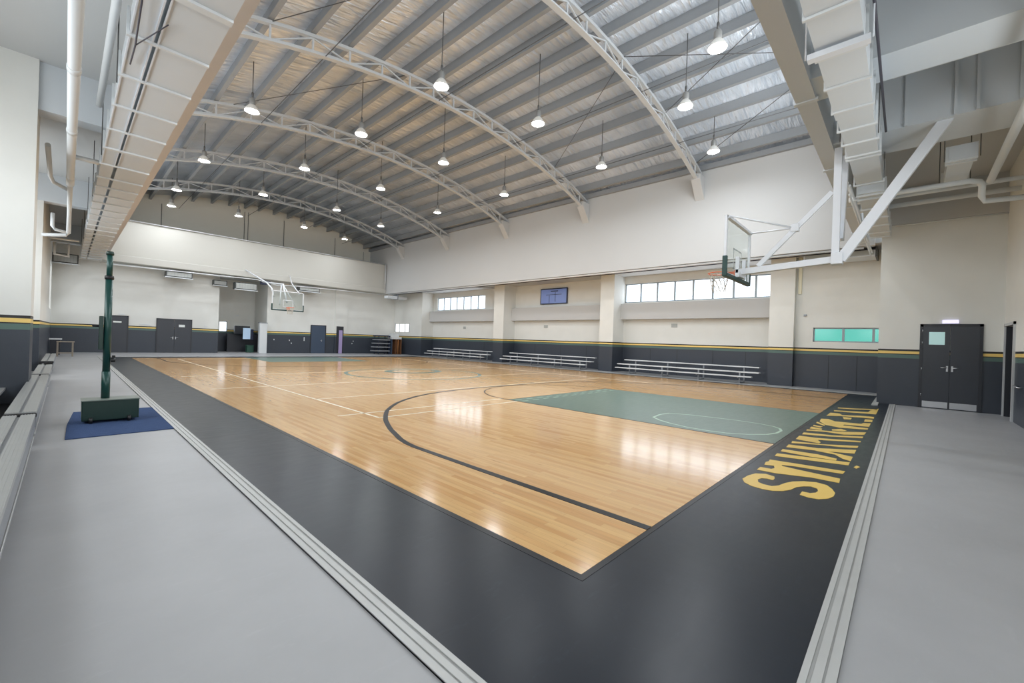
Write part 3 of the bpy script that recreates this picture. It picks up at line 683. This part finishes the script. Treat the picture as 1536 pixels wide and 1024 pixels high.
def window_y(n,yp,x0,x1,z0,z1,cnt,pane):
    w_=empty('window_%d'%n,((x0+x1)/2,yp,z0)); struct(w_)
    m=MB(); f=.05
    m.box(x0,x1,yp-.03,yp+.03,z0,z0+f); m.box(x0,x1,yp-.03,yp+.03,z1-f,z1); m.box(x0,x0+f,yp-.03,yp+.03,z0,z1); m.box(x1-f,x1,yp-.03,yp+.03,z0,z1)
    for i in range(1,cnt): x=x0+(x1-x0)*i/cnt; m.box(x-f/2,x+f/2,yp-.03,yp+.03,z0,z1)
    m.build('window_frame',M['frame'],w_); MB().box(x0,x1,yp-.004,yp+.004,z0,z1).build('pane',pane,w_)
window_y(4,38.3,8.0,8.56,1.5,2.3,1,M['pane'])

# wall screen
t=empty('wall_screen',(22.4,17.25,4.05),'blue screen in a dark frame high on the wall between the two long windows','screen')
MB().box(22.3,22.38,16.15,18.4,4.1,5.16).build('bezel',M['screenframe'],t,bevel=.01)
MB().box(22.292,22.30,16.22,18.33,4.17,5.09).build('display',M['screen'],t)
m=MB()
for a,b_,c,d_ in ((17.1,17.14,4.25,4.9),(17.6,17.64,4.2,4.7),(16.6,17.9,4.72,4.75),(16.9,17.5,4.93,5.0)): m.box(22.288,22.292,a,b_,c,d_)
m.build('display_mark',M['screenframe'],t)
for y,z in ((9.1,2.66),(17.9,2.6),(26.4,2.5)):
    tag(B(22.37,22.4,y-.16,y+.16,z-.1,z+.1).build('wall_vent',M['grille'],bevel=.006),{9.1:'small grey vent plate on the wall above the bench nearest the large hoop',17.9:'small grey vent plate on the wall below the blue screen',26.4:'small grey vent plate on the wall of the farthest window bay'}[y],'vent','wall vents')

# corner window glow, shelves, cabinet at far corner
t=empty('corner_window',(21.3,34.1,2.0)); t.name='window_5'; struct(t)
MB().box(21.19,21.2,32.6,34.9,2.05,2.75).build('pane',emis('daylit_pane',(255,255,255),1.6),t)  # pane emits its own glow on a solid wall, in place of daylight
m=MB(); 
for y in (32.6,33.3,34.2,34.9): m.box(21.16,21.2,y-.03,y+.03,2.0,2.8)
m.build('window_frame',M['frame'],t)
struct(B(21.2,22.4,31.8,35.2,0,5.5).build('wall_corner',M['wall']))
t=empty('tiered_rack',(19.2,33.6,0),'dark metal rack with slatted shelves standing in the far corner','rack')
for x in (18.55,19.55):
    for y in (33.2,33.9): MB().box(x-.025,x+.025,y-.025,y+.025,0,1.6).build('post',M['screenframe'],t)
for i,z in enumerate((.25,.58,.9,1.22,1.55)): MB().box(18.45-.1*(4-i)*.6,19.6,33.1,34.0,z,z+.09).build('shelf',M['benchgrey'] if i<4 else M['screenframe'],t)
t=empty('storage_cabinet',(20.2,33.4,0),'open wheeled cabinet with brown poles beside the slatted rack','cabinet')
MB().box(19.75,20.75,33.1,33.8,1.35,1.55).build('top',M['cabinet'],t,bevel=.01)
for x in (19.77,20.2,20.7): MB().box(x,x+.05,33.1,33.8,0,1.35).build('side_panel',M['blue'] if x<20 else M['brown'],t)
MB().box(19.77,20.72,33.7,33.8,0.05,1.35).build('back_panel',M['brown'],t)
MB().tube([(20.45,33.2,.02),(20.45,33.2,1.3)],.04,10).build('pole',flat('copper_pole',(190,130,80),.4),t)
tag(B(19.8,20.6,33.3,33.7,1.55,1.85).build('storage_box',M['cabinet'],bevel=.01),'pale box sitting on top of the wheeled cabinet','box')

# recess furniture
t=empty('notice_partition',(8.6,35.9,0),'dark partition with blue poster in the recess beside the double doors','partition')
MB().box(8.35,10.35,37.2,37.4,0,1.36).build('panel',M['darkframe'],t)
m=MB(); m.prism([(8.75,36.9),(9.75,36.9),(9.75,37.2),(8.75,37.2)],1.36,1.98); m.build('upper_panel',M['darkframe'],t)
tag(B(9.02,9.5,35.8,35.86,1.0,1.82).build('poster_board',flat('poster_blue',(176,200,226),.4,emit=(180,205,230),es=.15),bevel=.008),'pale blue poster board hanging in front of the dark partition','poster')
tag(B(9.5,9.72,35.9,36.0,.95,1.75).build('wall_panel',M['screenframe'],bevel=.008),'narrow navy panel beside the pale blue poster','panel')
t=empty('standing_cooler',(10.15,34.9,0),'tall slim white cabinet unit standing at the recess corner','cabinet')
MB().box(9.83,10.33,34.8,35.15,0,2.22).build('body',M['cabinet'],t,bevel=.01); MB().box(9.81,10.35,34.78,35.17,2.22,2.28).build('top_cap',M['benchgrey'],t)
t=empty('waste_bin',(9.6,36.0,0),'dark green waste bin on the recess floor','bin')
MB().box(9.3,9.75,35.8,36.2,0,.5).build('bin_body',M['bin'],t,bevel=.02); MB().box(9.28,9.77,35.78,36.22,.5,.56).build('lid',M['bin'],t,bevel=.01)

# small table & box by the aisle end
t=empty('side_table',(.0,30.6,0),'small wooden table with pale legs near the end of the aisle','table')
MB().box(-.28,.34,30.3,30.9,.70,.75).build('tabletop',M['woodtop'],t,bevel=.006)
for x in (-.24,.28):
    for y in (30.34,30.84): MB().box(x-.03,x+.03,y-.03,y+.03,0,.70).build('leg',M['woodtop'],t)
MB().box(-.22,.28,30.32,30.36,.15,.20).build('stretcher',M['woodtop'],t)
t=empty('low_cabinet',(-.45,32.6,0),'dark low cabinet with white top behind the small wooden table','cabinet')
MB().box(-.54,-.16,32.2,33.0,0,.78).build('body',M['darkframe'],t); MB().box(-.56,-.1,32.15,33.05,.78,.84).build('top',M['cabinet'],t)

# ------------------------------------------------------------------ air conditioning cassettes
def fcu(name,x0,x1,y,z0,z1,label,deep=.6):
    t=empty(name,((x0+x1)/2,y,z0),label,'air conditioner','ceiling hung air units')
    MB().box(x0,x1,y,y+deep,z0,z1).build('casing',M['acframe'],t,bevel=.01)
    MB().box(x0+.05,x1-.05,y-.012,y,z0+.06,z1-.05).build('grille',M['grille'],t)
    m=MB(); n=8
    for i in range(n): x=x0+.08+(x1-x0-.16)*i/(n-1); m.box(x-.006,x+.006,y-.02,y-.012,z0+.08,z1-.07)
    m.build('louvre',M['benchgrey'],t)
    MB().box(x0-.04,x1+.04,y-.05,y+.05,z0-.05,z0).build('drip_tray',M['duct'],t)
fcu('fan_coil_unit',-.57,.42,33.9,4.98,5.5,'grey air unit over the end of the side aisle')
fcu('fan_coil_unit',4.25,5.6,34.0,4.86,5.22,'grey air unit hung under the far beam above the distant double doors')
fcu('fan_coil_unit',6.9,7.7,34.8,4.7,5.05,'small pale air unit tucked behind the framed one over the recess')
fcu('fan_coil_unit',8.0,9.35,34.0,4.5,4.98,'framed grey air unit hung under the far beam over the recess')
fcu('fan_coil_unit',12.2,13.75,34.0,4.85,5.18,'grey air unit hung under the far beam beyond the distant hoop')
t=empty('corner_air_unit',(19.9,33.0,4.9),'silver air duct box hung in the far corner over the rack','air conditioner')
MB().box(19.0,20.9,32.7,33.3,4.88,5.12).build('casing',M['duct'],t); MB().box(19.9,20.0,32.66,33.34,4.84,5.3).build('strap',M['benchgrey'],t)
t=empty('bay_air_unit',(20.8,2.0,5.1),'grey air unit in the corner bay above the turquoise window','air conditioner')
MB().box(20.3,21.3,.9,3.1,5.12,5.38).build('casing',M['duct'],t); MB().box(20.28,20.3,.95,3.05,5.16,5.34).build('grille',M['grille'],t); MB().box(20.24,21.3,.84,.9,5.08,5.42).build('end_frame',M['acframe'],t)
t=tag(B(9.55,10.2,34.0,34.15,5.0,5.3).build('projector_box',M['screenframe'],bevel=.02),'small dark box with blue face mounted under the far beam over the distant hoop','box')

# ------------------------------------------------------------------ ducts
t=empty('aisle_duct',(.75,18,5.0),'long white rectangular duct pair hung beside the beige beam over the aisle','duct')
MB().box(.44,.64,1.5,31.0,5.0,5.25).build('narrow_duct',M['duct'],t)
MB().box(.70,1.215,1.5,31.0,5.0,5.40).build('wide_duct',M['duct'],t)
yy=2.2; k=0
while yy<31.0:
    m=MB(); big=(k%5==3)
    hh=.05 if big else .022
    m.box(.41,1.215,yy-hh,yy+hh,4.965,4.998); m.box(.41,.438,yy-hh*.9,yy+hh*.9,4.998,5.3)
    m.build('flange',M['pipe'],t); yy+=1.15 if yy<13 else .95; k+=1
for x in (.445,.645,.695):
    MB().box(x-.008,x+.008,1.5,12.5,4.985,4.999).build('edge_rail',M['white'],t)
for y in (4.5,8.3,12,16,20,24,28):
    MB().tube([(.42,y,5.0),(.42,y,6.5)],.008,6).build('hanger_rod',M['rod'],t)
m=MB(); m.tube([(.5,7.5,4.96),(.5,6.9,4.93),(.47,5.9,4.95)],.009,6); m.tube([(.5,6.9,4.93),(.72,6.2,4.96)],.007,6); m.build('cable',M['cable'],t)

t=empty('hall_duct',(8,.63,5.0),'white rectangular duct with ribbed joints running beside the near roof beam','duct')
MB().box(1.6,7.9,.42,.86,5.0,5.42).build('duct_section',M['duct'],t); MB().box(7.9,11.25,.43,.84,5.0,5.40).build('duct_section',M['duct'],t)
for x in (1.9,2.75,3.6,4.45,5.25,6.1,6.85,7.6,8.3,8.9,9.5,9.65,11.2):
    m=MB(); m.box(x-.018,x+.018,.395,.885,4.97,4.998); m.box(x-.016,x+.016,.395,.42,4.998,5.43); m.box(x-.016,x+.016,.862,.885,4.998,5.43); m.build('flange',M['pipe'],t)
m=MB(); m.box(5.86,5.96,.36,.93,4.90,4.965); m.tube([(5.9,.34,4.93),(5.9,.34,6.5)],.009,6); m.tube([(5.9,.95,4.93),(5.9,.95,6.5)],.009,6); m.build('hanger',M['white'],t)
for x in (1.6+1.5,8.7,11): 
    for y in (.40,.88): MB().tube([(x,y,4.99),(x,y,6.5)],.008,6).build('hanger_rod',M['rod'],t)
t=empty('branch_duct',(14,.65,5.0),'lower white duct section continuing past the hoop toward the window wall','duct')
MB().box(11.9,16.6,.42,.86,5.0,5.3).build('duct_section',M['duct'],t)
for x in (12.0,12.3,13.2,14.1,15.0,15.9,16.5): MB().box(x-.02,x+.02,.39,.89,4.96,5.32).build('flange',M['pipe'],t)
def pipe(pts,r,label,group='service pipes',name='service_pipe',mat='pipe',n=12,joints=()):
    o=MB().tube(pts,r,n).build(name,M[mat]); tag(o,label,'pipe',group)
    for j in joints:
        q=MB().tube([j[0],j[1]],r*1.12,n).build('coupling',M[mat],None); q.parent=o; q.location=Vector(q.location)-Vector(o.location)
    return o
for i,(y,z) in enumerate(((.95,5.05),(1.0,5.15),(1.05,5.28),(.98,4.95))):
    pipe([(11.3+.1*i,y,z),(19.3,y,z)],.022,'thin white pipe in the bundle beyond the hoop mast, %s from the bottom'%ORD[[1,2,3,0][i]],'pipe bundle beyond the hoop mast')
t=empty('small_branch_duct',(11.9,-.6,5.2),'small white duct box hung over the double door aisle','duct')
MB().box(11.35,13.0,-.84,-.50,5.2,5.45).build('duct_section',M['duct'],t)
for x in (11.4,11.55,12.95): MB().box(x-.03,x+.03,-.88,-.46,5.17,5.47).build('flange',M['pipe'],t)
for x in (11.3,13.0):
    for y in (-.9,-.44): MB().tube([(x,y,5.17),(x,y,6.5)],.009,6).build('hanger_rod',M['rod'],t)
# pipes over the double door aisle
pipe([(12.4,1.05,5.05),(12.4,-.85,5.05),(12.55,-1.0,5.05),(12.7,-1.05,5.0),(12.75,-1.05,4.8),(12.85,-1.1,4.72),(13.0,-1.8,4.72)],.055,'thick white pipe with an elbow crossing above the double doors')
pipe([(6.0,-1.14,5.02),(12.5,-1.14,5.02)],.06,'thick white pipe running along the wall above the side door')
pipe([(13.6,1.05,5.3),(13.6,-1.85,5.3)],.05,'white pipe crossing the aisle just before the duct box')
pipe([(15.0,1.05,5.45),(15.0,-1.85,5.45)],.06,'white pipe crossing the aisle closest to the double doors')
pipe([(15.9,1.05,5.7),(15.9,-1.85,5.7)],.04,'thin white pipe crossing the aisle above the double doors')
pipe([(8.6,.25,5.75),(8.6,-1.9,5.75)],.022,'thin conduit crossing between the two ceiling beams of the aisle')
pipe([(9.4,.25,6.2),(9.4,-1.9,6.2)],.012,'thin pale cable crossing between the two ceiling beams of the aisle')
pipe([(5.4,-1.9,5.8),(5.4,-.55,5.8),(7.3,-.55,5.8)],.045,'white pipe bending under the aisle slab toward the ceiling beam')
pipe([(4.5,.34,5.3),(9.5,.34,5.3)],.016,'dark cable following the side of the ribbed duct',mat='cable')
for i,(x,y) in enumerate(((9.95,.1),(9.95,-.5),(9.95,-.75),(9.95,-1.2))):
    tag(B(x,x+.05,y-.02,y+.02,5.5,6.4).build('beam_batten',M['beam']),'thin batten on the face of the deep ceiling beam, %s from the ribbed duct'%ORD[i],'batten','battens on the ceiling beam')
tag(B(6.9,7.35,-.35,.1,6.44,6.5).build('ceiling_vent',flat('vent_blue_grey',(104,112,128),.5),bevel=.005),'blue-grey vent panel in the slab above the ribbed duct','vent')
pipe([(17.0,-1.9,5.36),(17.0,.6,5.36)],.02,'thin pipe along the beam over the double doors')
# pipes over the side aisle
pipe([(0,2.2,5.0),(0,14.9,5.0),(.0,15.1,5.0)],.066,'thick white drain pipe running along the side aisle ceiling',joints=(((0,8.25,5),(0,8.4,5)),((0,10.9,5),(0,11.05,5)),((0,14.4,5),(0,15.1,5))))
pipe([(0,15.0,5.0),(0,18.6,5.0),(0,18.8,4.9),(0,18.8,4.35),(-.05,18.8,4.28),(-.55,18.8,4.2)],.05,'white pipe dropping and turning to the aisle wall')
pipe([(.38,2.5,5.8),(.35,11.5,5.8)],.05,'white pipe between the thick drain pipe and the duct')
pipe([(0,12.8,5.05),(.42,12.8,5.05)],.05,'short white branch from the thick drain pipe to the duct')
pipe([(-.35,13.6,5.4),(-.35,15.9,5.3),(-.3,16.1,5.2),(-.05,16.2,5.1)],.045,'white pipe curving into the thick drain pipe')
pipe([(-.35,19.4,5.0),(-.35,19.4,4.6),(-.28,19.4,4.5),(0,19.4,4.45)],.045,'white pipe loop under the second aisle beam')
pipe([(-.55,24.5,4.95),(.3,24.5,4.95)],.04,'white pipe crossing the aisle under the lit wall')
pipe([(-.38,26.0,5.0),(-.38,26.0,4.5),(.02,26.0,4.45),(.02,26.0,5.0)],.05,'white U shaped pipe loop near the end of the aisle')
pipe([(-.9,7.4,6.48),(-.55,7.4,6.48),(-.55,7.9,6.48),(.3,7.9,6.48)],.02,'thin conduit stepping across the aisle slab')
pipe([(-.9,7.0,6.48),(.44,7.0,6.48)],.014,'thin conduit straight across the aisle slab')
# edge services
pipe([(19.72,1.2,5.33),(19.72,33.8,5.33)],.045,'white pipe along the lower edge of the upper wall over the windows')
pipe([(20.3,.9,5.36),(20.3,33.8,5.36)],.02,'dark cable run under the upper wall over the windows',mat='cable',name='cable_run')
pipe([(20.35,22.9,5.36),(20.7,22.4,5.36),(21.19,21.9,5.36)],.016,'dark cable branching toward the pillar of the far bay',mat='cable',name='cable_run')
pipe([(1.6,34.1,7.98),(19.5,34.1,7.98)],.03,'thin grey pipe along the ledge below the gable wall',mat='steel')
pipe([(19.45,34.05,8.0),(19.45,34.05,5.75)],.05,'grey vertical pipe at the gable corner',mat='steel')
for i,x in enumerate((4.3,9.2,9.45,12.0,16.2,18.9)):
    pipe([(x,37.15,7.9),(x,37.15,zb(x)+.3)],.016,'thin vertical conduit on the gable wall, %s from the aisle duct'%ORD[i],'gable conduits',mat='rod',n=6)
pipe([(1.5,33.95,5.2),(9.3,33.95,5.3),(10.6,33.95,5.05),(12,33.95,5.15),(14.5,33.95,5.2),(19.3,33.95,5.25)],.03,'white wavy pipe under the far beam')
pipe([(1.6,34.4,5.3),(8.0,34.5,5.3)],.05,'white pipe behind the hung air units')
tag(MB().box(21.42,21.5,3.3,3.42,3.95,5.5).build('downpipe_boxing',flat('cream_boxing',(236,230,204),.5),bevel=.01),'cream vertical boxing on the wall behind the hoop arm','pipe')
tag(B(21.44,21.5,3.1,3.2,3.0,3.08).build('wall_camera',M['benchgrey'],bevel=.008),'tiny grey device on the wall below the cream boxing','sensor')
# light switches & small devices on far wall
for i,(x,z,w2,h2) in enumerate(((3.2,1.75,.5,.06),(6.55,1.78,.16,.08),(9.1,2.75,.2,.1),(2.2,2.33,.3,.05))):
    tag(B(x,x+w2,YF-.03+(3 if i==2 else 0),YF+(3 if i==2 else 0),z,z+h2).build('wall_device',M['cabinet'],bevel=.004),['slim white fitting on the far wall between the two dark doors','small white socket on the far wall beside the double doors','small grey fitting high on the recess wall','thin pale fitting over the single dark door'][i],'fitting')
for i,(x,z) in enumerate(((12.0,.95),(12.15,.72),(13.1,.98),(10.9,.98),(17.2,1.0),(17.1,.8))):
    tag(B(x,x+.06,YF-.012,YF,z,z+(.1 if i!=2 else .3)).build('wall_socket',M['cabinet']),'white mark on the dark wainscot of the far wall, %s along from the recess'%ORD[i],'socket','sockets on the far wall')
WORLD=2.4; DAY=60; EXPO=0.0; CL=170
# ------------------------------------------------------------------ light, camera
w=bpy.data.worlds.new('sky'); SC.world=w; w.use_nodes=True
bg=w.node_tree.nodes['Background']; bg.inputs[0].default_value=(.93,.97,1,1); bg.inputs[1].default_value=WORLD
def portal(loc,rot,sx,sy,e):
    l=bpy.data.lights.new('window_light','AREA'); l.shape='RECTANGLE'; l.size=sx; l.size_y=sy; l.energy=e; l.color=(.92,.97,1)
    o=bpy.data.objects.new('window_light',l); COL.objects.link(o); o.location=loc; o.rotation_euler=rot; return o
# daylight area lights at windows and at openings added to brighten hall and aisle
portal((6.9,.95,8.25),(PI/2,0,0),5.7,2.6,CL*1.7)  # fill through the added gable openings
portal((13.9,.95,8.25),(PI/2,0,0),5.7,2.6,CL*1.7)
for yy,ll in ((7,7.9),(17.5,8.9),(28.5,8.9)): portal((1.05,yy,7.95),(0,-PI/2,0),2.0,ll,CL*(.7 if yy<25 else .5))  # fill through the added openings above the aisle beam
portal((22.75,8.2,4.5),(0,PI/2,0),1.1,7.8,DAY*1.0)
portal((22.75,27.1,4.5),(0,PI/2,0),1.1,6.2,DAY*.8)
portal((-2.75,8.0,3.8),(0,-PI/2,0),2.0,6.8,DAY*2.0)
portal((-2.75,.9,3.7),(0,-PI/2,0),1.8,3.8,DAY*.9)
portal((-2.75,18.5,3.7),(0,-PI/2,0),3.0,3.8,DAY*1.0)
portal((.6,-2.2,3.2),(PI/2,0,0),4.8,1.6,DAY*1.6)  # fill through the added openings behind the viewer
portal((7.0,-2.2,3.3),(PI/2,0,0),3.0,1.4,DAY*1.2)
cam=bpy.data.cameras.new('camera'); co=bpy.data.objects.new('camera',cam); COL.objects.link(co)
cam.sensor_width=36; cam.sensor_fit='HORIZONTAL'; cam.lens=629.4/1536*36; cam.clip_start=.05; cam.clip_end=200
R_=Vector((0.684,-0.729,0)); 
ya=math.radians(46.81); pi_=math.radians(.01); ro=math.radians(1.975)
f=Vector((math.cos(pi_)*math.sin(ya),math.cos(pi_)*math.cos(ya),math.sin(pi_)))
r=Vector((math.cos(ya),-math.sin(ya),0)); u=r.cross(f)
R2=r*math.cos(ro)+u*math.sin(ro); U2=-r*math.sin(ro)+u*math.cos(ro)
co.matrix_world=Matrix(((R2.x,U2.x,-f.x,0),(R2.y,U2.y,-f.y,0),(R2.z,U2.z,-f.z,1.5),(0,0,0,1)))
SC.camera=co
SC.view_settings.view_transform='Standard'; SC.view_settings.look='None'; SC.view_settings.gamma=1
SC.view_settings.use_curve_mapping=False; SC.view_settings.exposure=EXPO
SC.cycles.max_bounces=8; SC.cycles.diffuse_bounces=6; SC.cycles.glossy_bounces=4; SC.cycles.transparent_max_bounces=12
SC.cycles.sample_clamp_indirect=6; SC.cycles.use_denoising=True
SC.cycles.caustics_reflective=False; SC.cycles.caustics_refractive=False
